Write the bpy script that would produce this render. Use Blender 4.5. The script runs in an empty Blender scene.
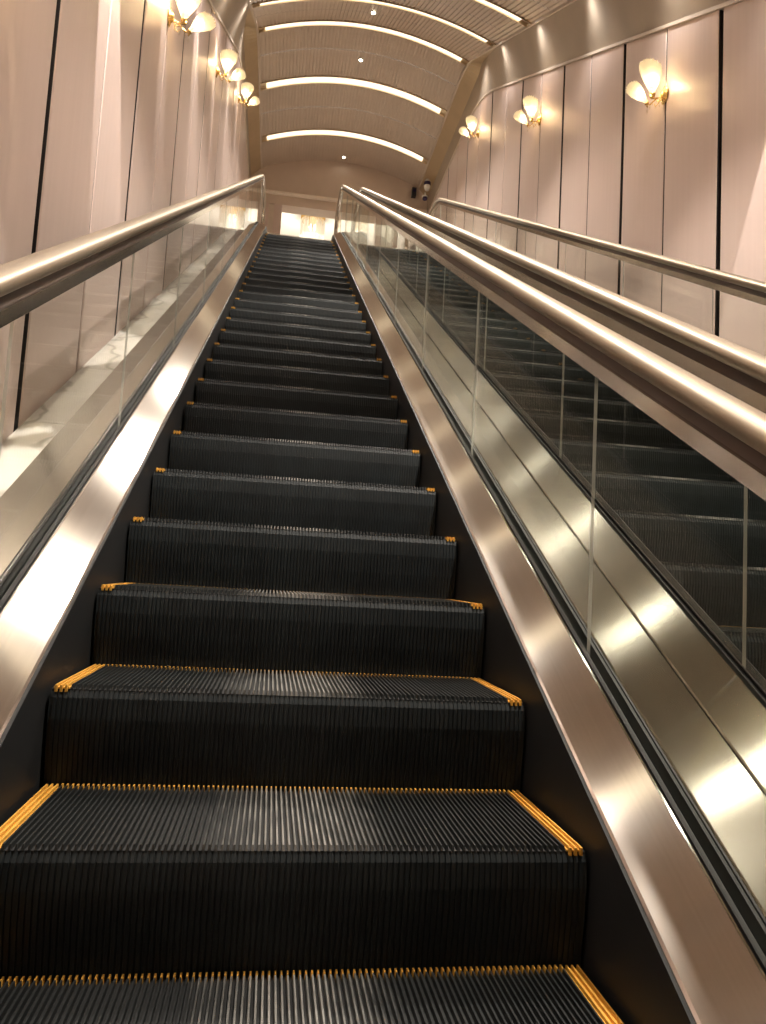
import bpy, bmesh, math, random
from mathutils import Vector, Matrix
random.seed(7)
C = bpy.context.scene.collection
sin, cos, pi, radians = math.sin, math.cos, math.pi, math.radians
T = math.tan(radians(30))

# ------------------------------------------------------------------ camera
def make_camera():
    F, cx, cy, cz, yaw, pit, rol = 738.894, -.08712, -1.09040, .75476, .14434, .08987, .05493
    f = Vector((sin(yaw)*cos(pit), cos(yaw)*cos(pit), sin(pit)))
    r0 = Vector((cos(yaw), -sin(yaw), 0)); u0 = r0.cross(f)
    r = r0*cos(rol) + u0*sin(rol); u = u0*cos(rol) - r0*sin(rol)
    cam = bpy.data.cameras.new('camera'); o = bpy.data.objects.new('camera', cam); C.objects.link(o)
    m = Matrix((r, u, -f)).transposed().to_4x4(); m.translation = (cx, cy, cz)
    o.matrix_world = m
    cam.sensor_fit = 'VERTICAL'; cam.sensor_height = 24; cam.lens = F/1024*24
    cam.clip_start = .02; cam.clip_end = 200
    bpy.context.scene.camera = o
make_camera()

# ------------------------------------------------------------------ world, exposure, light levels
w = bpy.data.worlds.new('world'); bpy.context.scene.world = w; w.use_nodes = True
w.node_tree.nodes['Background'].inputs[0].default_value = (1, .88, .75, 1)
w.node_tree.nodes['Background'].inputs[1].default_value = .05
vs = bpy.context.scene.view_settings
vs.view_transform = 'Standard'; vs.look = 'None'; vs.gamma = 1; vs.use_curve_mapping = False
vs.exposure = 2.5
ARCH_EMIT = 0.27        # even glow put along the ceiling arches
SCONCE_W = 2.0         # each bulb of a wall lamp
FLOOD_W = 17.0  # added fill floods that brighten the walls
SPOT_W = 140.0          # wall-grazing downlights at the vault's edge
DOWN_W = 145.0          # small downlights along the vault's crown
CHAND_W = 34.0

def light(name, kind, loc, power, col, d=None, size=.03, angle=None, blend=.2):
    l = bpy.data.lights.new(name, kind); l.energy = power; l.color = col
    if kind in ('POINT', 'SPOT'): l.shadow_soft_size = size
    if kind == 'SPOT': l.spot_size = angle; l.spot_blend = blend
    if kind == 'AREA': l.shape = 'DISK'; l.size = size
    o = bpy.data.objects.new(name, l); C.objects.link(o); o.location = loc
    if d is not None: o.rotation_euler = Vector(d).to_track_quat('-Z', 'Y').to_euler()
    return o
WARM = (1, .91, .80)

# ------------------------------------------------------------------ node materials
def mat(name):
    m = bpy.data.materials.new(name); m.use_nodes = True
    nt = m.node_tree; b = nt.nodes['Principled BSDF']
    return m, nt, b
def nd(nt, t, **k):
    n = nt.nodes.new(t)
    for a, v in k.items(): setattr(n, a, v)
    return n
def ramp(nt, src, stops):
    r = nd(nt, 'ShaderNodeValToRGB')
    e = r.color_ramp.elements
    while len(e) < len(stops): e.new(.5)
    for i, (p, c) in enumerate(stops): e[i].position = p; e[i].color = (*c, 1)
    nt.links.new(src, r.inputs[0]); return r
def noise(nt, scale, vec=None, stretch=None, detail=3, coord='Object'):
    tc = nd(nt, 'ShaderNodeTexCoord'); mp = nd(nt, 'ShaderNodeMapping')
    mp.inputs['Scale'].default_value = stretch or (1, 1, 1)
    nt.links.new(tc.outputs[coord], mp.inputs[0])
    n = nd(nt, 'ShaderNodeTexNoise'); n.inputs['Scale'].default_value = scale; n.inputs['Detail'].default_value = detail
    nt.links.new(mp.outputs[0], n.inputs[0]); return n
def brushed(name, col, rough, aniso, axis='slope'):
    m, nt, b = mat(name)
    b.inputs['Metallic'].default_value = 1
    b.inputs['Anisotropic'].default_value = aniso; b.inputs['Anisotropic Rotation'].default_value = .25
    n = noise(nt, 1, stretch=(260, 1.2, 1.2), detail=2)
    r = ramp(nt, n.outputs[0], [(0, tuple(c*.9 for c in col)), (1, tuple(min(1, c*1.06) for c in col))])
    nt.links.new(r.outputs[0], b.inputs['Base Color'])
    n2 = noise(nt, 1.3, stretch=(1, 1, 1), detail=2)
    mr = nd(nt, 'ShaderNodeMapRange'); mr.inputs[3].default_value = rough*.85; mr.inputs[4].default_value = rough*1.15
    nt.links.new(n2.outputs[0], mr.inputs[0]); nt.links.new(mr.outputs[0], b.inputs['Roughness'])
    tg = nd(nt, 'ShaderNodeTangent', direction_type='UV_MAP', uv_map='UVMap')
    nt.links.new(tg.outputs[0], b.inputs['Tangent'])
    return m
def simple(name, col, rough=.5, metal=0, spec=.5, coat=0, var=.08, vs_=3, bump=0, bs=40):
    m, nt, b = mat(name)
    n = noise(nt, vs_, detail=4)
    r = ramp(nt, n.outputs[0], [(.3, tuple(c*(1-var) for c in col)), (.7, tuple(min(1, c*(1+var)) for c in col))])
    nt.links.new(r.outputs[0], b.inputs['Base Color'])
    b.inputs['Roughness'].default_value = rough; b.inputs['Metallic'].default_value = metal
    b.inputs['Specular IOR Level'].default_value = spec; b.inputs['Coat Weight'].default_value = coat
    if bump:
        n2 = noise(nt, bs, detail=3); bp = nd(nt, 'ShaderNodeBump'); bp.inputs['Strength'].default_value = bump
        bp.inputs['Distance'].default_value = .002
        nt.links.new(n2.outputs[0], bp.inputs['Height']); nt.links.new(bp.outputs[0], b.inputs['Normal'])
    return m
def emit(name, col, s):
    m, nt, b = mat(name)
    b.inputs['Base Color'].default_value = (*col, 1)
    b.inputs['Emission Color'].default_value = (*col, 1); b.inputs['Emission Strength'].default_value = s
    return m

M = {}
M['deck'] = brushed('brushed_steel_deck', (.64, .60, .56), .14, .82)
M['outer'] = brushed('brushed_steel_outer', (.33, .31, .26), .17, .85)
M['guide'] = brushed('polished_steel_guide', (.60, .54, .49), .16, .5)
M['skirt'] = simple('black_skirt_paint', (.016, .017, .018), .5, spec=.3, var=.1)
M['gasket'] = simple('black_rubber_gasket', (.02, .02, .02), .55)
M['rail'] = simple('champagne_handrail', (.31, .25, .185), .42, .75, var=.03)
M['neck'] = simple('brown_rail_neck', (.05, .028, .018), .5)
M['riser'] = simple('black_riser', (.009, .0125, .014), .6, spec=.35, var=.35, vs_=9)
M['yellow'] = simple('yellow_line_plastic', (.66, .35, .055), .5, var=.12, vs_=30)
M['gold'] = simple('polished_brass', (.80, .55, .22), .22, 1, var=.1, vs_=20)
M['white_trim'] = simple('pale_trim_paint', (.62, .53, .45), .4)
M['pale'] = simple('cream_trim', (.85, .76, .66), .35)
M['fascia'] = simple('taupe_fascia_paint', (.40, .33, .26), .45, var=.05)
M['soffit'] = simple('bronze_gold_soffit', (.52, .40, .26), .38, metal=.35, var=.05)
M['vault'] = simple('satin_vault_panel', (.60, .50, .42), .42, metal=.15, var=.04)
M['endwall'] = simple('end_wall_paint', (.60, .49, .41), .6, var=.03)
M['column'] = simple('column_cladding', (.60, .48, .43), .4, var=.03)
M['floor'] = simple('stone_floor', (.50, .45, .39), .25, var=.1, vs_=2)
M['room'] = simple('white_room_paint', (.80, .76, .70), .7, var=.02)
M['void'] = simple('dark_gap', (.02, .013, .011), .8)
M['black'] = simple('black_plastic', (.015, .015, .017), .35)
M['white'] = simple('white_plastic', (.75, .74, .72), .35)
M['drum'] = simple('gold_leaf_drum', (.50, .29, .06), .5, metal=.3)
M['strand'] = simple('frosted_crystal_strand', (.88, .86, .80), .15, coat=.5)
M['lens'] = simple('dark_lens', (.03, .02, .07), .08)
M['arch_metal'] = simple('satin_arch_metal', (.62, .50, .36), .3, metal=.8, var=.04)
M['arch_glow'] = emit('glowing_arch_strip', (1, .87, .62), ARCH_EMIT)
M['bulb'] = emit('bulb_glow', (1, .86, .60), 40)
M['down'] = emit('downlight_lens', (1, .85, .65), 6)
M['chand_bulb'] = emit('chandelier_glow', (1, .9, .72), 1.2)

def make_panel_mat():
    m, nt, b = mat('pink_beige_lacquer_panel')
    n = noise(nt, 1, stretch=(1, 30, .7), detail=3)
    r = ramp(nt, n.outputs[0], [(.2, (.64, .505, .455)), (.8, (.68, .54, .49))])
    nt.links.new(r.outputs[0], b.inputs['Base Color'])
    n2 = noise(nt, 1, stretch=(1, 5, 1.5), detail=2)
    mr = nd(nt, 'ShaderNodeMapRange'); mr.inputs[3].default_value = .34; mr.inputs[4].default_value = .46
    nt.links.new(n2.outputs[0], mr.inputs[0]); nt.links.new(mr.outputs[0], b.inputs['Roughness'])
    n3 = noise(nt, 1, stretch=(.4, .9, .35), detail=1)
    bp = nd(nt, 'ShaderNodeBump'); bp.inputs['Strength'].default_value = .25; bp.inputs['Distance'].default_value = .02
    nt.links.new(n3.outputs[0], bp.inputs['Height']); nt.links.new(bp.outputs[0], b.inputs['Normal'])
    b.inputs['Specular IOR Level'].default_value = .7; b.inputs['Metallic'].default_value = .18
    return m
M['panel'] = make_panel_mat()

def make_marble():
    m, nt, b = mat('cream_marble')
    n = noise(nt, 2.2, detail=8)
    wv = nd(nt, 'ShaderNodeTexWave'); wv.inputs['Scale'].default_value = .9; wv.inputs['Distortion'].default_value = 14; wv.inputs['Detail'].default_value = 4
    tc = nd(nt, 'ShaderNodeTexCoord'); nt.links.new(tc.outputs['Object'], wv.inputs[0])
    r = ramp(nt, wv.outputs[0], [(0, (.40, .37, .33)), (.06, (.58, .54, .49)), (1, (.64, .60, .545))])
    nt.links.new(r.outputs[0], b.inputs['Base Color']); b.inputs['Roughness'].default_value = .2
    return m
M['marble'] = make_marble()

def make_tread():
    m, nt, b = mat('black_tread_worn')
    tc = nd(nt, 'ShaderNodeTexCoord'); sx = nd(nt, 'ShaderNodeSeparateXYZ'); nt.links.new(tc.outputs['Object'], sx.inputs[0])
    # worn, dusty middle where people stand: band in local x broken up with noise
    ab = nd(nt, 'ShaderNodeMath', operation='ABSOLUTE'); nt.links.new(sx.outputs[0], ab.inputs[0])
    mr = nd(nt, 'ShaderNodeMapRange'); mr.inputs[1].default_value = .04; mr.inputs[2].default_value = .26; mr.inputs[3].default_value = 1; mr.inputs[4].default_value = 0
    nt.links.new(ab.outputs[0], mr.inputs[0])
    n = noise(nt, 1, stretch=(26, 9, 9), detail=5)
    ad = nd(nt, 'ShaderNodeMath', operation='MULTIPLY'); nt.links.new(mr.outputs[0], ad.inputs[0]); nt.links.new(n.outputs[0], ad.inputs[1])
    r = ramp(nt, ad.outputs[0], [(.16, (.022, .024, .024)), (.58, (.30, .29, .27))])
    nt.links.new(r.outputs[0], b.inputs['Base Color']); b.inputs['Roughness'].default_value = .42
    b.inputs['Metallic'].default_value = .25
    return m
M['tread'] = make_tread()
M['groove'] = simple('black_groove', (.006, .006, .006), .7)

def make_glass(name, tint, gloss_ior=1.5):
    m = bpy.data.materials.new(name); m.use_nodes = True; nt = m.node_tree
    nt.nodes.remove(nt.nodes['Principled BSDF']); out = nt.nodes['Material Output']
    tr = nd(nt, 'ShaderNodeBsdfTransparent'); tr.inputs[0].default_value = (*tint, 1)
    gl = nd(nt, 'ShaderNodeBsdfGlossy'); gl.inputs['Roughness'].default_value = .0; gl.inputs[0].default_value = (1, 1, 1, 1)
    fr = nd(nt, 'ShaderNodeFresnel'); fr.inputs[0].default_value = gloss_ior
    ge = nd(nt, 'ShaderNodeNewGeometry'); sub = nd(nt, 'ShaderNodeMath', operation='SUBTRACT'); sub.inputs[0].default_value = 1
    nt.links.new(ge.outputs['Backfacing'], sub.inputs[1])          # one reflecting side per pane; the far side only lets light out
    mu = nd(nt, 'ShaderNodeMath', operation='MULTIPLY'); mu.inputs[1].default_value = .8; mu.use_clamp = True
    m2 = nd(nt, 'ShaderNodeMath', operation='MULTIPLY')
    nt.links.new(fr.outputs[0], mu.inputs[0]); nt.links.new(mu.outputs[0], m2.inputs[0]); nt.links.new(sub.outputs[0], m2.inputs[1])
    mx = nd(nt, 'ShaderNodeMixShader')
    nt.links.new(m2.outputs[0], mx.inputs[0]); nt.links.new(tr.outputs[0], mx.inputs[1]); nt.links.new(gl.outputs[0], mx.inputs[2])
    nt.links.new(mx.outputs[0], out.inputs[0]); return m
M['glass'] = make_glass('balustrade_glass', (.935, .945, .92))
M['glass_edge'] = simple('glass_edge_green', (.62, .63, .58), .25)
nt = M['glass_edge'].node_tree; b_ = nt.nodes['Principled BSDF']; b_.inputs['Transmission Weight'].default_value = 0; b_.inputs['Alpha'].default_value = .5
M['crystal'] = make_glass('crystal', (.95, .93, .88), 1.9)

def make_shade():
    m = bpy.data.materials.new('frosted_glass_shade'); m.use_nodes = True; nt = m.node_tree
    nt.nodes.remove(nt.nodes['Principled BSDF']); out = nt.nodes['Material Output']
    tr = nd(nt, 'ShaderNodeBsdfTransparent'); tr.inputs[0].default_value = (1, .93, .78, 1)
    em = nd(nt, 'ShaderNodeEmission'); em.inputs[0].default_value = (1, .80, .48, 1); em.inputs[1].default_value = .10
    df = nd(nt, 'ShaderNodeBsdfTranslucent'); df.inputs[0].default_value = (.45, .38, .27, 1)
    a = nd(nt, 'ShaderNodeAddShader'); nt.links.new(em.outputs[0], a.inputs[0]); nt.links.new(df.outputs[0], a.inputs[1])
    mx = nd(nt, 'ShaderNodeMixShader'); mx.inputs[0].default_value = .55
    nt.links.new(tr.outputs[0], mx.inputs[1]); nt.links.new(a.outputs[0], mx.inputs[2]); nt.links.new(mx.outputs[0], out.inputs[0])
    return m
M['shade'] = make_shade()

# ------------------------------------------------------------------ mesh helpers
class MB:
    def __init__(s): s.v = []; s.f = []; s.m = []; s.uv = {}; s.sm = []
    def add(s, verts, faces, mi=0, uvs=None, smooth=False):
        o = len(s.v); s.v += [tuple(p) for p in verts]
        for i, f in enumerate(faces):
            s.f.append([o+j for j in f]); s.m.append(mi); s.sm.append(smooth)
            if uvs: s.uv[len(s.f)-1] = uvs[i]
    def box(s, x0, x1, y0, y1, z0, z1, mi=0):
        v = [(x0,y0,z0),(x1,y0,z0),(x1,y1,z0),(x0,y1,z0),(x0,y0,z1),(x1,y0,z1),(x1,y1,z1),(x0,y1,z1)]
        s.add(v, [(0,3,2,1),(4,5,6,7),(0,1,5,4),(1,2,6,5),(2,3,7,6),(3,0,4,7)], mi)
    def tube(s, pts, rad, n=8, mi=0):
        pts = [Vector(p) for p in pts]; vs_ = []; fs = []
        for i, p in enumerate(pts):
            t = (pts[min(i+1, len(pts)-1)] - pts[max(i-1, 0)]).normalized()
            a = t.orthogonal().normalized() if i == 0 else (a - t*a.dot(t)).normalized()
            b = t.cross(a); r = rad[i] if isinstance(rad, (list, tuple)) else rad
            vs_ += [p + (a*cos(2*pi*k/n) + b*sin(2*pi*k/n))*r for k in range(n)]
        for i in range(len(pts)-1):
            for k in range(n):
                fs.append((i*n+k, i*n+(k+1) % n, (i+1)*n+(k+1) % n, (i+1)*n+k))
        fs.append(tuple(range(n))[::-1]); fs.append(tuple((len(pts)-1)*n+k for k in range(n)))
        s.add(vs_, fs, mi, smooth=True)
    def lathe(s, prof, n=20, mi=0, axis=None, org=(0, 0, 0)):
        """prof: (radius, height) along axis"""
        ax = Vector(axis or (0, 0, 1)).normalized(); a = ax.orthogonal().normalized(); b = ax.cross(a); o = Vector(org)
        vs_ = []; fs = []
        for r, h in prof: vs_ += [o + ax*h + (a*cos(2*pi*k/n) + b*sin(2*pi*k/n))*max(r, .0005) for k in range(n)]
        for i in range(len(prof)-1):
            for k in range(n): fs.append((i*n+k, i*n+(k+1) % n, (i+1)*n+(k+1) % n, (i+1)*n+k))
        fs.append(tuple(range(n))[::-1]); fs.append(tuple((len(prof)-1)*n+k for k in range(n)))
        s.add(vs_, fs, mi, smooth=True)
    def mesh(s, name, mats):
        me = bpy.data.meshes.new(name); me.from_pydata(s.v, [], s.f)
        for m in mats: me.materials.append(M[m])
        me.polygons.foreach_set('material_index', s.m); me.polygons.foreach_set('use_smooth', s.sm)
        uvl = me.uv_layers.new(name='UVMap')
        if s.uv:
            for i, p in enumerate(me.polygons):
                if i in s.uv:
                    for li, uv in zip(p.loop_indices, s.uv[i]): uvl.data[li].uv = uv
        bm = bmesh.new(); bm.from_mesh(me); bmesh.ops.recalc_face_normals(bm, faces=bm.faces); bm.to_mesh(me); bm.free()
        me.update(); return me
    def obj(s, name, mats, parent=None, loc=None):
        return place(name, s.mesh(name, mats), parent, loc)
def place(name, me, parent=None, loc=None):
    o = bpy.data.objects.new(name, me); C.objects.link(o)
    if parent: o.parent = parent
    if loc: o.location = loc
    return o
def empty(name, loc=(0, 0, 0)):
    o = bpy.data.objects.new(name, None); C.objects.link(o); o.location = loc; o.empty_display_size = .1; return o
def tag(o, label=None, cat=None, group=None, kind=None):
    if label: o['label'] = label
    if cat: o['category'] = cat
    if group: o['group'] = group
    if kind: o['kind'] = kind
    return o

# ------------------------------------------------------------------ the slope
def zc(y, y0=11.3, R=2.6, yb=-2.0, Rb=2.0):
    """height of the nosing line: level, 30 degree incline, level again, joined by arcs"""
    if y > y0:
        th0 = radians(30); s_ = .5 - (y-y0)/R
        if s_ <= 0: return y0*T + R*(1 - cos(th0))
        return y0*T + R*(math.sqrt(1-s_*s_) - cos(th0))
    if y < yb:
        s_ = .5 - (yb-y)/Rb
        if s_ <= 0: return yb*T - Rb*(1 - cos(radians(30)))
        return yb*T - Rb*(math.sqrt(1-s_*s_) - cos(radians(30)))
    return y*T
Z_UP = zc(30); Z_LO = zc(-30)
zdeck = lambda y: zc(y, 11.6, 2.0)
zrail = lambda y: zc(y, 12.0, 1.6)
zledge = lambda y: zc(y, 11.6, 2.0)
def ztrim(y): return zc(y, 11.0, 4.2) + 3.17
def zvault(y): return zc(y, 11.6, 2.6) + 3.83
def zsoff(y): return min(zvault(y), 10.66) if y > 10 else zvault(y)
def ys_between(a, b, crit=((-3.2, -1.9), (10.0, 13.4)), fine=.12, coarse=2.0):
    """sample positions, dense only where the slope bends"""
    out = [a]; y = a
    while y < b - 1e-6:
        st = coarse
        for c0, c1 in crit:
            if c0 - 1e-6 <= y < c1: st = fine
            elif y < c0: st = min(st, c0 - y)
        y = min(b, y + max(st, .02)); out.append(y)
    return out
def sweep(mb, prof, zf, ys, mi=0, closed=True, smooth=False, caps=True):
    """prof: (x, h) points; swept along y with h added to the slope height"""
    n = len(prof); vs_ = [(x, y, zf(y)+h) for y in ys for x, h in prof]; fs = []; uv = []
    d = [0]
    for i in range(n): a, b = prof[i], prof[(i+1) % n]; d.append(d[-1] + math.hypot(a[0]-b[0], a[1]-b[1]))
    for i in range(len(ys)-1):
        for k in range(n if closed else n-1):
            fs.append((i*n+k, i*n+(k+1) % n, (i+1)*n+(k+1) % n, (i+1)*n+k))
            uv.append([(ys[i], d[k]), (ys[i], d[k+1]), (ys[i+1], d[k+1]), (ys[i+1], d[k])])
    mb.add(vs_, fs, mi, uv, smooth)
    if closed and caps:
        L = (len(ys)-1)*n
        mb.add([vs_[k] for k in range(n)] + [vs_[L+k] for k in range(n)], [tuple(range(n)), tuple(range(n, 2*n))], mi)
def pathsweep(mb, prof, path, mi=0, smooth=True):
    """path: (y, z) points; prof: (x, n) with n along the path normal"""
    n = len(prof); vs_ = []; fs = []; uv = []; s_ = [0]
    for i, (y, z) in enumerate(path):
        a = path[max(i-1, 0)]; b = path[min(i+1, len(path)-1)]
        t = Vector((b[0]-a[0], b[1]-a[1])).normalized(); nn = (-t[1], t[0])
        if i: s_.append(s_[-1] + math.hypot(y-path[i-1][0], z-path[i-1][1]))
        vs_ += [(x, y + nn[0]*h, z + nn[1]*h) for x, h in prof]
    for i in range(len(path)-1):
        for k in range(n):
            fs.append((i*n+k, i*n+(k+1) % n, (i+1)*n+(k+1) % n, (i+1)*n+k))
            uv.append([(s_[i], k*.1), (s_[i], k*.1+.1), (s_[i+1], k*.1+.1), (s_[i+1], k*.1)])
    mb.add(vs_, fs, mi, uv, smooth)
    L = (len(path)-1)*n
    mb.add([vs_[k] for k in range(n)] + [vs_[L+k] for k in range(n)], [tuple(range(n)), tuple(range(n, 2*n))], mi)

XL, XR, XC = -1.27, 3.25, .99       # wall planes and the hall's centre line
Y0, Y1 = -8.0, 17.0
E1, E2 = 0.0, 1.86                  # centre lines of the two escalators

# ================================================================== SETTING
def struct(o): o['kind'] = 'structure'; return o
def quad_obj(name, pts, m, parent=None):
    mb = MB(); mb.add(pts, [tuple(range(len(pts)))]); return mb.obj(name, [m], parent)

# floors: the lower hall, the upper landing and the bright room behind it
mb = MB(); mb.box(-1.5, 3.5, -8.2, -3.05, Z_LO-.2, Z_LO-.01); struct(mb.obj('floor_lower', ['floor']))
mb = MB(); mb.box(-9, 11, 12.75, 27, Z_UP-.2, Z_UP-.005); struct(mb.obj('floor_upper', ['floor']))
# dark pit under the escalators
mb = MB(); sweep(mb, [(XL, -.62), (XR, -.62), (XR, -.70), (XL, -.70)], zc, ys_between(-3.2, 12.8)); struct(mb.obj('floor_truss_pit', ['void']))

# ---- walls of pink-beige panels over a dark backing
SEAM0, PITCH = 2.42, .865
def wall(side):
    x = XL if side == 'left' else XR; s = -1 if side == 'left' else 1
    ys = ys_between(Y0, Y1)
    root = empty('wall_%s' % side, (0, 0, 0)); struct(root)
    mb = MB(); n = len(ys)
    vs_ = []
    for y in ys:
        vs_ += [(x+s*.045, y, zledge(y)-.8), (x+s*.045, y, ztrim(y)), (x+s*.16, y, zledge(y)-.8), (x+s*.16, y, ztrim(y))]
    fs = []
    for i in range(n-1):
        a, b = i*4, i*4+4
        fs += [(a, a+1, b+1, b), (a+2, b+2, b+3, a+3), (a+1, a+3, b+3, b+1)]
    mb.add(vs_, fs); mb.obj('wall_backing', ['void'], root)
    # panels, one by one
    for k in range(-12, 17):
        g0 = .032 if k % 2 == 0 else .011; g1 = .032 if (k+1) % 2 == 0 else .011
        a = SEAM0 + k*PITCH + g0; b = SEAM0 + (k+1)*PITCH - g1
        if b > Y1: b = Y1
        if a < Y0: a = Y0
        if b - a < .1: continue
        yy = [a + (b-a)*i/4 for i in range(5)]
        mb = MB(); e = .006
        def ring(xx, ins):
            ya = [a+ins, *yy[1:-1], b-ins]
            return [(xx, y, zledge(y)-.30+ins) for y in ya] + [(xx, y, ztrim(y)-ins) for y in reversed(ya)]
        r0 = ring(x+s*.04, 0); r1 = ring(x+s*e, 0); r2 = ring(x, e); N = 10
        mb.add(r0+r1, [(i, (i+1) % N, N+(i+1) % N, N+i) for i in range(N)], 1)  # panel sides coloured dark to put shade into the seams
        mb.add(r0+r1+r2, [(N+i, N+(i+1) % N, 2*N+(i+1) % N, 2*N+i) for i in range(N)]
               + [(2*N+i, 2*N+i+1, 2*N+N-2-i, 2*N+N-1-i) for i in range(4)])
        mb.obj('wall_panel', ['panel', 'void'], root)
    # pale trim along the panels' top edge
    mb = MB(); sweep(mb, [(x-s*.02, 0), (x+s*.05, 0), (x+s*.05, .035), (x-s*.02, .035)], ztrim, ys_between(Y0, Y1, ((-3.2, -1.9), (10.8, 13.4))))
    mb.obj('panel_trim', ['white_trim'], root)
    # taupe fascia leaning in from the trim to the vault's edge; golden soffit band where the vault levels off
    xin = x - s*.25
    mb = MB(); mb2 = MB(); yy = ys_between(Y0, Y1, ((-3.2, -1.9), (9.8, 14.2)))
    def xo(y): return xin + s*.25*max(0, min(1, (y-9.9)/2.2))
    def zo(y):
        t = max(0, min(1, (y-9.9)/2.2)); return (1-t)*zvault(y) + t*min(zvault(y)-.02, 10.64)
    va, vb, fs = [], [], []
    for y in yy:
        va += [(x+s*.01, y, ztrim(y)+.03), (xo(y), y, zo(y))]
        vb += [(xo(y), y, zo(y)), (xin, y, zvault(y))]
    for i in range(len(yy)-1): fs.append((2*i, 2*i+1, 2*i+3, 2*i+2))
    mb.add(va, fs); mb.obj('fascia', ['fascia'], root)
    i0 = next(i for i, y in enumerate(yy) if y >= 9.85)
    mb2.add(vb[2*i0:], [(2*i, 2*i+1, 2*i+3, 2*i+2) for i in range(len(yy)-1-i0)]); mb2.obj('soffit_band', ['soffit'], root)
    # small bead under the vault's edge
    mb = MB(); pth = [(y, zvault(y)) for y in yy]
    pathsweep(mb, [(xin-.02, -.02), (xin+.02, -.02), (xin+.02, .02), (xin-.02, .02)], pth, smooth=False); mb.obj('edge_bead', ['white_trim'], root)
    return root
wall('left'); wall('right')

# ---- marble ledges along the walls
def ledge(side):
    s = -1 if side == 'left' else 1
    a, b = (XL, -.95) if s < 0 else (2.835, XR)
    root = struct(empty('trim_%d' % (1 if s < 0 else 2)))
    y = -3.5; i = 0
    while y < 13.2:
        y2 = y + .86
        mb = MB(); sweep(mb, [(a, -.06), (b, -.06), (b, -.12), (a, -.12)], zledge, ys_between(y+.002, y2-.002, ((-3.2, -1.9), (10.0, 13.4)), .14))
        mb.obj('marble_slab', ['marble'], root); y = y2
ledge('left'); ledge('right')

# ---- barrel vault: corrugated panels between glowing arches
RISE = .43; XA, XB = XL+.25, XR-.25
def vz(x, lift=0):
    t = (x - XC)/((XB-XA)/2); return RISE*(1 - t*t) + lift
ceil = struct(empty('ceiling'))
ARCHES = [15.75, 13.85, 12.0] + [10.13 - 1.8*i for i in range(7)]
def vault_panel(ya, yb):
    mb = MB(); n = 60; yy = ys_between(ya, yb, ((-3.2, -1.9), (10.8, 13.4)), .25, 2)
    xs = []; k = 0
    w_ = (XB-XA)/n
    for i in range(n):
        x0 = XA + i*w_
        xs += [(x0, 0), (x0+w_*.55, 0), (x0+w_*.6, .016), (x0+w_*.95, .016)]
    xs.append((XB, 0))
    vs_ = [(x, y, zvault(y) + vz(x) + d) for y in yy for x, d in xs]; m_ = len(xs)
    fs = [(i*m_+j, i*m_+j+1, (i+1)*m_+j+1, (i+1)*m_+j) for i in range(len(yy)-1) for j in range(m_-1)]
    mb.add(vs_, fs); return mb.obj('ceiling_panel', ['vault'], ceil)
edges = sorted([Y0] + ARCHES + [Y1]); hw = .115
for a, b in zip(edges[:-1], edges[1:]):
    a2 = a + (hw if a != Y0 else 0); b2 = b - (hw if b != Y1 else 0)
    if b2-a2 > 1.2:
        mid = (a2+b2)/2; vault_panel(a2, mid-.006); vault_panel(mid+.006, b2)
    else: vault_panel(a2, b2)
for y in ARCHES:
    root = empty('arch_rib'); root.parent = ceil
    N = 40; sl = (zvault(y+.01)-zvault(y-.01))/.02
    def arcbox(x0, x1, dy0, dy1, d0, d1, m, nm, parent):
        mb = MB(); vs_ = []
        for i in range(N+1):
            x = x0 + (x1-x0)*i/N; z = zvault(y) + vz(x)
            for dy, d in ((dy0, d0), (dy1, d0), (dy1, d1), (dy0, d1)): vs_.append((x, y+dy, z + sl*dy + d))
        fs = [(i*4+k, i*4+(k+1) % 4, i*4+4+(k+1) % 4, i*4+4+k) for i in range(N) for k in range(4)]
        fs += [(0, 1, 2, 3), (N*4, N*4+1, N*4+2, N*4+3)]
        mb.add(vs_, fs, smooth=False); return mb.obj(nm, [m], parent)
    arcbox(XA, XB, -.115, .115, .03, .07, 'arch_metal', 'arch_tray', root)
    arcbox(XA, XB, -.115, -.10, -.02, .03, 'arch_metal', 'arch_lip', root)
    arcbox(XA, XB, .10, .115, -.02, .03, 'arch_metal', 'arch_lip', root)
    arcbox(XA+.14, XB-.14, -.099, .099, .0, .03, 'arch_glow', 'arch_glow_strip', root)
for i, y in enumerate([4.0, 7.6, 10.95, 13.15, 16.75, .4, -3.0]):
    o = empty('downlight', (XC+.02, y, zvault(y)+RISE+.004)); o.parent = None
    names = {4.0: 'third from the near end', 7.6: 'beside the second near joint', 10.95: 'nearest of those in view above the steps', 13.15: 'between the third and fourth glowing arches', 16.75: 'nearest the end wall', .4: 'over the rider', -3.0: 'over the lower landing'}
    tag(o, 'small round ceiling downlight, %s' % names[y], 'downlight', 'ceiling downlights along the crown of the vault')
    mb = MB(); mb.lathe([(.045, .02), (.06, .0), (.058, -.018), (.04, -.022), (.036, -.006)], 20); mb.obj('trim_ring', ['white'], o)
    mb = MB(); mb.lathe([(.034, -.002), (.034, -.012)], 16); mb.obj('lens', ['down'], o)
    if y < 15: light('downlight_beam', 'SPOT', (XC+.02, y, zvault(y)+RISE-.05), DOWN_W, WARM, (0, 0, -1), .04, radians(92), .5)

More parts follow.
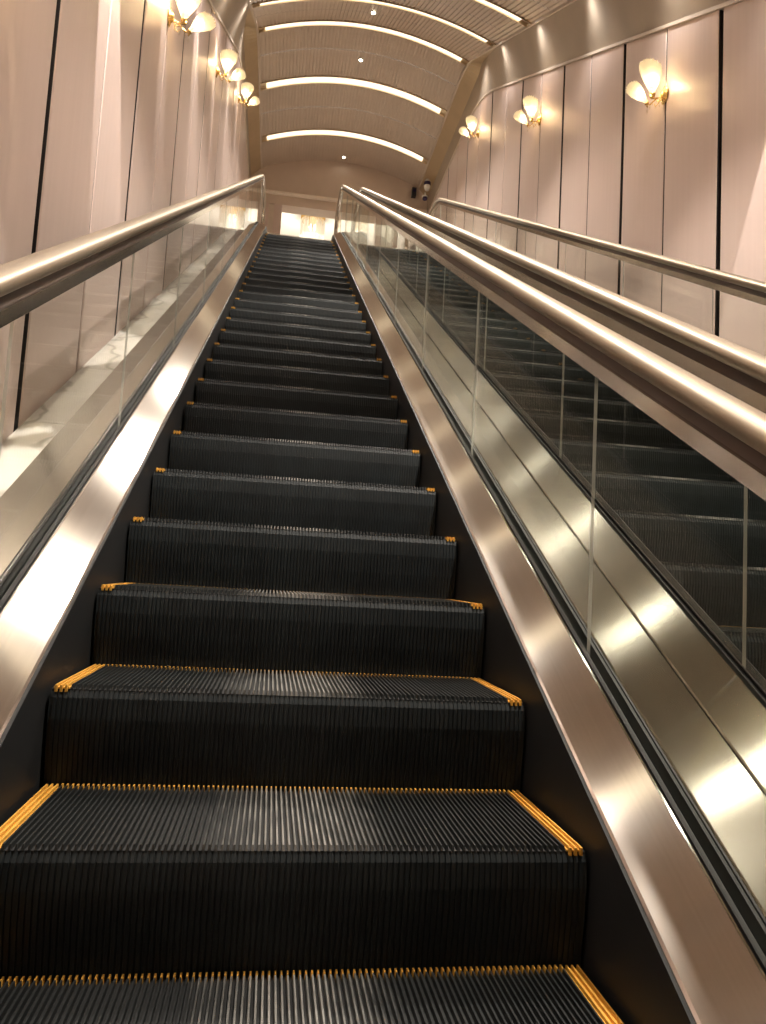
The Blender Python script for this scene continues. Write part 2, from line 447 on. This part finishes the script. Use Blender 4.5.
# ---- end walls
def arc_wall(name, y0, y1, zlow, m):
    mb = MB(); N = 24; xs = [XL-.15] + [XA + (XB-XA)*i/N for i in range(N+1)] + [XR+.15]
    top = [(x, zvault(y0) + (vz(x) if XA <= x <= XB else 0) + .03) for x in xs]
    vs_ = []
    for x, z in top: vs_ += [(x, y0, zlow), (x, y0, z), (x, y1, zlow), (x, y1, z)]
    fs = []
    for i in range(len(top)-1):
        a = 4*i; fs += [(a, a+1, a+5, a+4), (a+2, a+6, a+7, a+3), (a+1, a+3, a+7, a+5), (a, a+4, a+6, a+2)]
    mb.add(vs_, fs); return struct(mb.obj(name, [m]))
arc_wall('wall_back', 17.0, 17.4, 9.98, 'endwall')
arc_wall('wall_front', -8.3, -8.0, Z_LO-.01, 'endwall')
mb = MB(); mb.box(XL, XR, 16.90, 17.0, 10.22, 10.28); struct(mb.obj('trim_3', ['pale']))
for nm, a, b, in (('column', -1.04, -.45), ('column', 2.42, 3.02)):
    root = empty(nm, ((a+b)/2, 17.2, Z_UP))
    tag(root, 'pink clad column beside the bright opening, %s side' % ('left' if a < 0 else 'right'), 'column')
    c = (a+b)/2; w_ = b-a
    mb = MB(); mb.box(-w_/2, -.03, -.2, .2, 0, 9.98-Z_UP); mb.obj('cladding_panel', ['column'], root)
    mb = MB(); mb.box(.10, w_/2, -.2, .2, 0, 9.98-Z_UP); mb.obj('cladding_panel', ['column'], root)
    mb = MB(); mb.box(-.03, .10, -.17, .17, 0, 9.98-Z_UP); mb.obj('pale_strip', ['white_trim'], root)
# bright room behind
ZR = 11.35
mb = MB(); mb.box(-9, 11, 17.4, 27, ZR, ZR+.1); struct(mb.obj('ceiling_room', ['room']))
mb = MB(); mb.box(-9, 11, 26.9, 27, Z_UP, ZR); struct(mb.obj('wall_room_back', ['room']))
mb = MB(); mb.box(-9.1, -9, 17.2, 27, Z_UP, ZR); struct(mb.obj('wall_room_left', ['room']))
mb = MB(); mb.box(11, 11.1, 17.2, 27, Z_UP, ZR); struct(mb.obj('wall_room_right', ['room']))
for a, b, n in ((-9, XL-.01, 'left'), (XR+.01, 11, 'right')):
    mb = MB(); mb.box(a, b, 17.2, 17.4, Z_UP, ZR); struct(mb.obj('wall_room_front_'+n, ['room']))
mb = MB(); mb.box(XL, XR, 17.25, 17.4, 11.0, ZR+.05); struct(mb.obj('wall_room_lintel', ['room']))

# ================================================================== ESCALATORS
NCL = 100; WST = .582
def step_meshes():
    p = 2*WST/NCL
    mb = MB()      # tread: one bed with cleats
    mb.box(-WST-.006, WST+.006, .002, .398, -.03, -.011, 1)
    def cleat(m, x, y0, y1, mi):
        a, b = p*.24, p*.15
        v = [(x-a, y0, -.011), (x+a, y0, -.011), (x+b, y0+.003, 0), (x-b, y0+.003, 0), (x-a, y1, -.011), (x+a, y1, -.011), (x+b, y1, 0), (x-b, y1, 0)]
        m.add(v, [(0,1,2,3), (1,5,6,2), (2,6,7,3), (3,7,4,0), (4,7,6,5)], mi)
    for i in range(3, NCL-3): cleat(mb, -WST + (i+.5)*p, 0, .384, 0)
    tread = mb.mesh('tread', ['tread', 'groove'])
    sides = []
    for rng in (range(0, 3), range(NCL-3, NCL)):
        mb = MB()
        for i in rng: cleat(mb, -WST + (i+.5)*p, -.001, .398, 0)
        x0 = -WST + rng[0]*p; mb.box(x0, x0+3*p, .0, .398, -.0105, -.007)
        for i in rng: mb.box(-WST+(i+.28)*p, -WST+(i+.72)*p, -.007, .001, -.017, -.0012)
        sides.append(mb.mesh('yellow_side_line', ['yellow']))
    mb = MB()
    for i in range(3, NCL-3): cleat(mb, -WST + (i+.5)*p, .385, .400, 0)
    rear = mb.mesh('yellow_rear_teeth', ['yellow'])
    mb = MB()      # riser: vertical ribs on a slightly bulging face
    prof = [(.002, -.012), (-.007, -.03), (-.010, -.08), (-.004, -.15), (.006, -.215), (.010, -.27)]
    xs = []
    for i in range(NCL):
        x = -WST + i*p; xs += [(x+p*.12, .003), (x+p*.20, 0), (x+p*.80, 0), (x+p*.88, .003)]
    xs = [(-WST-.006, .002)] + xs + [(WST+.006, .002)]; m_ = len(xs)
    vs_ = [(x, y+d, z) for y, z in prof for x, d in xs]
    fs = [(i*m_+j, i*m_+j+1, (i+1)*m_+j+1, (i+1)*m_+j) for i in range(len(prof)-1) for j in range(m_-1)]
    mb.add(vs_, fs)
    # end cheeks
    for s in (-1, 1):
        x = s*(WST+.006); mb.add([(x, y, z) for y, z in prof] + [(x, .38, -.03), (x, .38, -.012)], [tuple(range(len(prof))) + (len(prof), len(prof)+1)])
    riser = mb.mesh('riser', ['riser'])
    return tread, sides, rear, riser
TREAD, SIDES, REAR, RISER = step_meshes()
ORD = ['zeroth', 'first', 'second', 'third', 'fourth', 'fifth', 'sixth', 'seventh', 'eighth', 'ninth', 'tenth', 'eleventh', 'twelfth', 'thirteenth', 'fourteenth',
       'fifteenth', 'sixteenth', 'seventeenth', 'eighteenth', 'nineteenth', 'twentieth', 'twenty-first', 'twenty-second', 'twenty-third', 'twenty-fourth',
       'twenty-fifth', 'twenty-sixth', 'twenty-seventh', 'twenty-eighth', 'twenty-ninth', 'thirtieth', 'thirty-first', 'thirty-second', 'thirty-third', 'thirty-fourth', 'thirty-fifth']
def steps(cx, off, which, kmin, kmax):
    for k in range(kmin, kmax+1):
        y = k*.4 + off; z = zc(y)
        o = empty('escalator_step', (cx, y, z))
        place('tread', TREAD, o)
        for m_ in SIDES: place('yellow_side_line', m_, o)
        place('yellow_rear_teeth', REAR, o); place('riser', RISER, o)
        if which == 'near':
            if k < 0: lab = 'black grooved step of the near escalator, %s below the photo\'s lower edge' % ORD[-k]
            else: lab = 'black grooved step with yellow edges, %s tread up from the photo\'s lower edge' % ORD[k+1]
            g = 'steps of the near escalator'
        else:
            lab = 'black grooved step behind the right glass, %s tread up on the far escalator' % ORD[k-kmin+1]; g = 'steps of the far escalator'
        tag(o, lab, 'escalator step', g)
steps(E1, 0, 'near', -4, 29)
steps(E2, -.08, 'far', -3, 29)
for cx, nm in ((E1, 'near'), (E2, 'far')):
    mb = MB(); mb.box(cx-.59, cx+.59, 12.02, 12.75, Z_UP-.03, Z_UP-.004)
    for i in range(NCL): x = cx-WST+(i+.5)*2*WST/NCL; mb.box(x-.003, x+.003, 11.98, 12.03, Z_UP-.028, Z_UP-.006)
    tag(mb.obj('comb_plate', ['outer']), 'steel comb plate at the top of the %s escalator' % nm, 'comb plate')
    mb = MB(); mb.box(cx-.59, cx+.59, -3.05, -1.6-.4, Z_LO-.012, Z_LO+.004)
    tag(mb.obj('comb_plate', ['outer']), 'steel comb plate at the foot of the %s escalator' % nm, 'comb plate')

YB, YT = -3.4, 13.3
def rail_path(h):
    yy = ys_between(YB, YT, ((-3.4, -1.9), (11.9, 13.3)), .08, 1.0)
    p = [(y, zrail(y)+h) for y in yy]; R = .36
    zt = p[-1][1]; top = [(YT + R*sin(a), zt - R + R*cos(a)) for a in [pi*i/14 for i in range(1, 15)]]
    zb = p[0][1]; bot = [(YB - R*sin(a), zb - R + R*cos(a)) for a in [pi*i/14 for i in range(1, 15)]]
    return bot[::-1] + p + top
def balustrade(cx, s, label, gl=0):
    """s = side of the centre line; every x below is a distance from the centre line"""
    root = empty('escalator_balustrade', (cx, 0, 0)); tag(root, label, 'balustrade', 'escalator balustrades')
    X = lambda prof: [(s*a, h) for a, h in prof]
    yy = ys_between(YB-.2, YT+.2, ((-3.3, -1.9), (10.0, 13.0)))
    # black skirt beside the steps
    mb = MB(); sweep(mb, X([(.596, .088), (.612, .088), (.612, -.5), (.596, -.5)]), zdeck, yy); mb.obj('skirt_panel', ['skirt'], root)
    # sloping inner deck of brushed steel with a folded lip on each side
    mb = MB(); sweep(mb, X([(.600, .080), (.603, .092), (.608, .097), (.716, .154), (.722, .154), (.722, .13), (.61, .08)]), zdeck, yy); mb.obj('inner_deck', ['deck'], root)
    mb = MB(); sweep(mb, X([(.722, .125), (.722, .140), (.731, .140), (.731, .150), (.743, .150), (.743, .125)]), zdeck, yy)
    mb.obj('glass_gasket', ['gasket'], root)
    mb = MB(); sweep(mb, X([(.757, .125), (.757, .165+gl), (.763, .165+gl), (.763, .155+gl), (.772, .155+gl), (.772, .160+gl), (.777, .160+gl), (.777, .125)]), zdeck, yy); mb.obj('glass_gasket', ['gasket'], root)
    # glass panels with open joints, the last ones rounded at the newels
    js = [(.775 if cx == 0 else .65) + 1.27*i for i in range(-3, 10)]
    js = [YB] + [j for j in js if YB+.3 < j < YT-.3] + [YT]
    for i in range(len(js)-1):
        a, b = js[i]+(.002 if i else 0), js[i+1]-(.002 if i < len(js)-2 else 0)
        y2 = ys_between(a, b, ((-3.4, -1.9), (11.6, 13.3)), .1, 2)
        low = [(y, zdeck(y)+.13) for y in y2]; high = [(y, zrail(y)+.905) for y in y2]
        R = .32
        if i == len(js)-2:
            zt = high[-1][1]; high += [(b + R*sin(t), zt-R+R*cos(t)) for t in [pi*q/12 for q in range(1, 13)]]; low.append((b, low[-1][1]))
        if i == 0:
            zt = high[0][1]; high = [(a - R*sin(t), zt-R+R*cos(t)) for t in [pi*q/12 for q in range(12, 0, -1)]] + high
        mb = MB(); n1, n2 = len(low), len(high); ring = low + high[::-1]; N = n1+n2
        v0 = [(s*.746, y, z) for y, z in ring]; v1 = [(s*.754, y, z) for y, z in ring]
        mb.add(v0+v1, [tuple(range(N)), tuple(range(N, 2*N))[::-1]])
        mb.add(v0+v1, [(k, (k+1) % N, N+(k+1) % N, N+k) for k in range(N)], 1)
        mb.obj('glass_panel', ['glass', 'glass_edge'], root)
    # steel guide under the handrail, dark neck, handrail belt
    c30 = cos(radians(30))
    mb = MB(); pathsweep(mb, [(s*.75+a, h*c30) for a, h in [(-.024, -.045), (-.027, -.042), (-.027, -.002), (-.022, .0), (.022, .0), (.027, -.002), (.027, -.042), (.024, -.045)]], rail_path(.942), smooth=False)
    mb.obj('rail_guide', ['guide'], root)
    mb = MB(); pathsweep(mb, [(s*.75+a, h*c30) for a, h in [(-.017, -.001), (.017, -.001), (.017, .03), (-.017, .03)]], rail_path(.942), smooth=False)
    mb.obj('rail_neck', ['neck'], root)
    prof = []
    for k in range(20):
        t = 2*pi*k/20; c_, s_ = cos(t), sin(t)
        prof.append((s*.75 + .041*math.copysign(abs(c_)**.9, c_), (.000 + .0315*math.copysign(abs(s_)**.95, s_))*c30))
    mb = MB(); pathsweep(mb, prof, rail_path(1.0)); h = mb.obj('handrail', ['rail'], root)
    return root
balustrade(E1, -1, 'glass balustrade with champagne handrail on the left of the near escalator')
balustrade(E1, 1, 'glass balustrade with champagne handrail on the right of the near escalator')
balustrade(E2, -1, 'second glass balustrade from the right, left side of the far escalator', .05)
balustrade(E2, 1, 'glass balustrade of the far escalator, closest to the right wall')

# outer decks: the double one between the escalators and one strip by each wall
def outer(x0, x1, lab, seams=(), hs=(.15, .15, .15)):
    root = empty('outer_deck', ((x0+x1)/2, 0, 0)); tag(root, lab, 'steel deck'); c = (x0+x1)/2
    xs = [x0, *seams, x1]
    cuts = [-3.6, -1.77, .77+2.54*0+.0, 3.31, 5.85, 8.39, 10.93, 13.5]
    for i in range(len(xs)-1):
        a = xs[i] + (.003 if i else 0) - c; b = xs[i+1] - (.003 if i < len(xs)-2 else 0) - c
        mb = MB()
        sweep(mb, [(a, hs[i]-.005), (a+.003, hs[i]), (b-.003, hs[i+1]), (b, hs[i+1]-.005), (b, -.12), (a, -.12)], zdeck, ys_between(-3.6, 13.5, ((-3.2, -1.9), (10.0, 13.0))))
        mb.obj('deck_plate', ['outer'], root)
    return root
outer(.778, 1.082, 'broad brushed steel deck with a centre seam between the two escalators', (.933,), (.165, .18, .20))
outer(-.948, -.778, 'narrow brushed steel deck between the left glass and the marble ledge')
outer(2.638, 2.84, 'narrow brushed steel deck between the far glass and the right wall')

# ================================================================== WALL LAMPS
def wing(L, W, D, base, d, tilt=0, n=15, mth=10):
    """a cupped, scalloped fan of frosted glass: closed pod lying in the x-z plane"""
    mb = MB(); d = Vector(d).normalized(); pr = Vector((d.z, 0, -d.x)); base = Vector(base)
    grid = []
    for sgn in (-1, 1):
        vs_ = []
        for i in range(mth+1):
            v = i/mth
            for j in range(n):
                u = -1 + 2*j/(n-1)
                wd = W/2*(.13 + .90*sin(v*pi*.56)**1.35)
                ln = L*v*(1 - .16*u*u) + (.018*abs(cos(u*pi*3.5)) if i == mth else 0)
                bul = D*(1-u*u)**.6*sin(pi*min(v*.85+.12, 1))
                ripple = .0035*cos(u*pi*7)*v
                p = base + d*ln + pr*(wd*u) + Vector((0, sgn*(bul*.9+.003+ripple), 0))
                vs_.append(p)
        fs = [(i*n+j, i*n+j+1, (i+1)*n+j+1, (i+1)*n+j) for i in range(mth) for j in range(n-1)]
        if sgn == 1: fs = [f[::-1] for f in fs]
        mb.add(vs_, fs, smooth=True)
    return mb
def build_sconce(s):
    """s = direction from the wall into the hall along x; meshes shared between copies"""
    P = {}
    mb = MB(); mb.lathe([(.030, 0), (.058, .004), (.062, .012), (.050, .020), (.034, .026), (.028, .040), (.012, .046)], 20, axis=(s, 0, 0))
    for v in range(len(mb.v)): x, y, z = mb.v[v]; mb.v[v] = (x, y, z*1.45)
    P['back_plate'] = (mb.mesh('back_plate', ['gold']), [])
    mb = MB()
    mb.tube([(s*.03, 0, 0), (s*.06, 0, -.035), (s*.10, 0, -.045), (s*.13, 0, -.05), (s*.13, 0, -.03)], [.009, .008, .008, .008, .011])
    mb.tube([(s*.08, 0, -.04), (s*.12, 0, -.08), (s*.15, 0, -.115), (s*.172, 0, -.118), (s*.178, 0, -.10)], [.007]*5)
    mb.tube([(s*.05, .0, -.02), (s*.055, .03, -.07), (s*.08, .035, -.10), (s*.10, .02, -.085)], [.006, .005, .004, .006])
    mb.tube([(s*.05, .0, -.02), (s*.055, -.03, -.07), (s*.08, -.035, -.10), (s*.10, -.02, -.085)], [.006, .005, .004, .006])
    mb.tube([(s*.17, 0, -.085), (s*.19, .0, -.12), (s*.175, 0, -.145)], [.006, .005, .007])
    P['scroll_arm'] = (mb.mesh('scroll_arm', ['gold']), [])
    mb = MB(); mb.lathe([(.014, 0), (.022, .012), (.028, .03), (.030, .04)], 12, axis=(s*.05, 0, 1), org=(s*.13, 0, -.05))
    P['cup'] = (mb.mesh('shade_cup', ['gold']), [])
    mb = MB(); mb.lathe([(.012, 0), (.018, .01), (.022, .028)], 12, axis=(s*.9, 0, .45), org=(s*.168, 0, -.115))
    P['cup2'] = (mb.mesh('shade_cup', ['gold']), [])
    P['big'] = wing(.35, .225, .034, (s*.128, 0, -.02), (s*.10, 0, 1)).mesh('large_shade', ['shade'])
    P['small'] = wing(.235, .165, .026, (s*.180, 0, -.100), (s*.80, 0, .66)).mesh('small_shade', ['shade'])
    def ball(r, c):
        m = MB(); m.lathe([(r*sin(pi*i/8), -r*cos(pi*i/8)) for i in range(9)], 12, org=c); return m.mesh('bulb', ['bulb'])
    P['b1'] = ball(.020, (s*.140, 0, .11)); P['b2'] = ball(.014, (s*.255, 0, -.035))
    drops = []
    for (dx, dy, dz, L) in ((.10, 0, -.10, .055), (.178, 0, -.145, .07), (.14, .025, -.09, .05), (.14, -.025, -.09, .05), (.06, 0, -.08, .05), (.155, 0, -.12, .05)):
        m = MB(); m.lathe([(.001, 0), (.005, -.006), (.002, -.013), (.004, -.018), (.010, -L*.62), (.001, -L)], 6, org=(s*dx, dy, dz))
        m.sm = [False]*len(m.sm); drops.append(m.mesh('crystal_drop', ['crystal']))
    P['drops'] = drops
    return P
def sconce(P, x, y, z, s, label):
    o = empty('wall_lamp', (x, y, z)); tag(o, label, 'wall lamp', 'butterfly wall lamps')
    place('back_plate', P['back_plate'][0], o); place('scroll_arm', P['scroll_arm'][0], o)
    place('shade_cup', P['cup'][0], o); place('shade_cup', P['cup2'][0], o)
    a = place('large_shade', P['big'], o); b = place('small_shade', P['small'], o)
    place('bulb', P['b1'], a); place('bulb', P['b2'], b)
    for d in P['drops']: place('crystal_drop', d, o)
    light('wall_lamp_light', 'POINT', (x+s*.140, y, z+.11), SCONCE_W*.65, (1, .74, .42), size=.022)
    light('wall_lamp_light', 'POINT', (x+s*.255, y, z-.035), SCONCE_W*.35, (1, .74, .42), size=.016)
PR, PL = build_sconce(-1), build_sconce(1)
names = {5.015: 'nearest of the three in view', 8.475: 'middle of the three in view', 11.935: 'farthest up the slope'}
for i, y in enumerate([5.015, 8.475, 11.935]):
    z = y*T + (2.50, 2.47, 2.40)[i]
    sconce(PR, XR, y, z, -1, 'winged gold lamp glowing on the right wall, %s' % names[y])
    sconce(PL, XL, y, z, 1, 'winged gold lamp glowing on the left wall, %s' % names[y])
for y, nm in ((1.555, 'beside the rider'), (-1.905, 'behind the rider')):
    sconce(PR, XR, y, y*T+2.5, -1, 'winged gold lamp on the right wall, %s' % nm)
    sconce(PL, XL, y, y*T+2.5, 1, 'winged gold lamp on the left wall, %s' % nm)
# wall-grazing spots set into the vault's edge, each paired with an added fill
for k, y in enumerate([1.25, 2.97, 4.7, 6.42, 8.15, 9.88, 11.55, -.5]):
    for x, s in ((XR, -1), (XL, 1)):
        light('wall_washer', 'SPOT', (x+s*.30, y-.12, zvault(y)-.03), SPOT_W, (1, .93, .86), (-s*.19, .30, -1), .015, radians(20), .15)
        light('wall_fill_flood', 'SPOT', (x+s*.32, y-.12, zvault(y)-.05), FLOOD_W, (1, .93, .86), (-s*.10, .30, -1), .12, radians(130), 1)  # wide fill added to lift the walls, no fitting of its own

# ================================================================== CAMERAS ON THE END WALL
o = empty('security_camera', (2.87, 16.93, 10.68)); tag(o, 'small black box camera on the end wall, left of the white one', 'camera')
mb = MB(); mb.box(-.055, .055, -.12, .02, -.11, .11); mb.obj('housing', ['black'], o)
mb = MB(); mb.lathe([(.035, 0), (.035, .03), (.028, .034)], 16, axis=(0, -1, 0), org=(0, -.12, .02)); mb.obj('lens', ['lens'], o)
mb = MB(); mb.box(-.02, .02, .0, .07, -.03, .03); mb.obj('bracket', ['black'], o)
o = empty('security_camera', (3.07, 16.2, 10.49)); tag(o, 'white security camera with dark violet window hanging in the top right corner', 'camera')
mb = MB(); mb.lathe([(.03, .13), (.075, .12), (.08, .06), (.08, -.06), (.05, -.12), (.02, -.14)], 18, org=(0, -.08, 0)); mb.obj('housing', ['white'], o)
mb = MB(); mb.lathe([(.083, .085), (.086, .06), (.086, .02), (.083, -.005)], 18, org=(0, -.08, 0)); mb.obj('dark_window', ['lens'], o)
mb = MB(); mb.box(-.03, .03, -.10, -.04, .12, .17); mb.obj('bracket', ['white'], o)
o = empty('security_camera', (3.03, 16.2, 10.15)); tag(o, 'small dome camera just below the white camera', 'camera')
mb = MB(); mb.lathe([(.06, .04), (.062, .0), (.055, -.03), (.0, -.06)], 16, org=(0, -.07, 0)); mb.obj('dome', ['lens'], o)
mb = MB(); mb.lathe([(.03, .08), (.07, .06), (.07, .035)], 16, org=(0, -.07, 0)); mb.obj('mount', ['white'], o)
mb = MB(); mb.box(-.015, .015, -.085, -.055, .07, .16); mb.obj('bracket', ['white'], o)

# ================================================================== CHANDELIERS
def chandelier(x, y, z, label):
    o = empty('chandelier', (x, y, z)); tag(o, label, 'chandelier', 'crystal chandeliers in the upper room')
    mb = MB(); mb.lathe([(.12, ZR-z-.001), (.12, ZR-z-.03), (.03, ZR-z-.05)], 16); mb.tube([(0, 0, ZR-z-.04), (0, 0, 0)], .012); mb.obj('stem', ['gold'], o)
    mb = MB(); R = .36
    mb.lathe([(.02, .0), (R, .0), (R, -.16), (.02, -.16)], 32); mb.obj('gold_drum', ['drum'], o)
    mb = MB()
    for r_, L, n in ((R-.01, .52, 44), (R-.10, .62, 30), (R-.2, .68, 18)):
        for i in range(n):
            a = 2*pi*i/n; cx_, cy_ = r_*cos(a), r_*sin(a)
            mb.box(cx_-.009, cx_+.009, cy_-.009, cy_+.009, -.16-L+.03*random.random(), -.13)
    tag(mb.obj('crystal_strands', ['strand'], o), kind='stuff')
    mb = MB()
    for i in range(6):
        a = 2*pi*i/6; mb.lathe([(.03*sin(pi*q/6), -.05*cos(pi*q/6)) for q in range(7)], 8, org=(.13*cos(a), .13*sin(a), -.35))
    mb.obj('bulbs', ['chand_bulb'], o)
    light('chandelier_light', 'POINT', (x, y, z-1.35), CHAND_W, (1, .93, .80), size=.2)
chandelier(.42, 20.0, 11.28, 'gold drum chandelier with crystal strands, centre of the bright opening')
chandelier(-2.9, 20.0, 11.28, 'gold drum chandelier with crystal strands, left in the upper room')
chandelier(4.2, 20.0, 11.28, 'gold drum chandelier with crystal strands, right in the upper room')
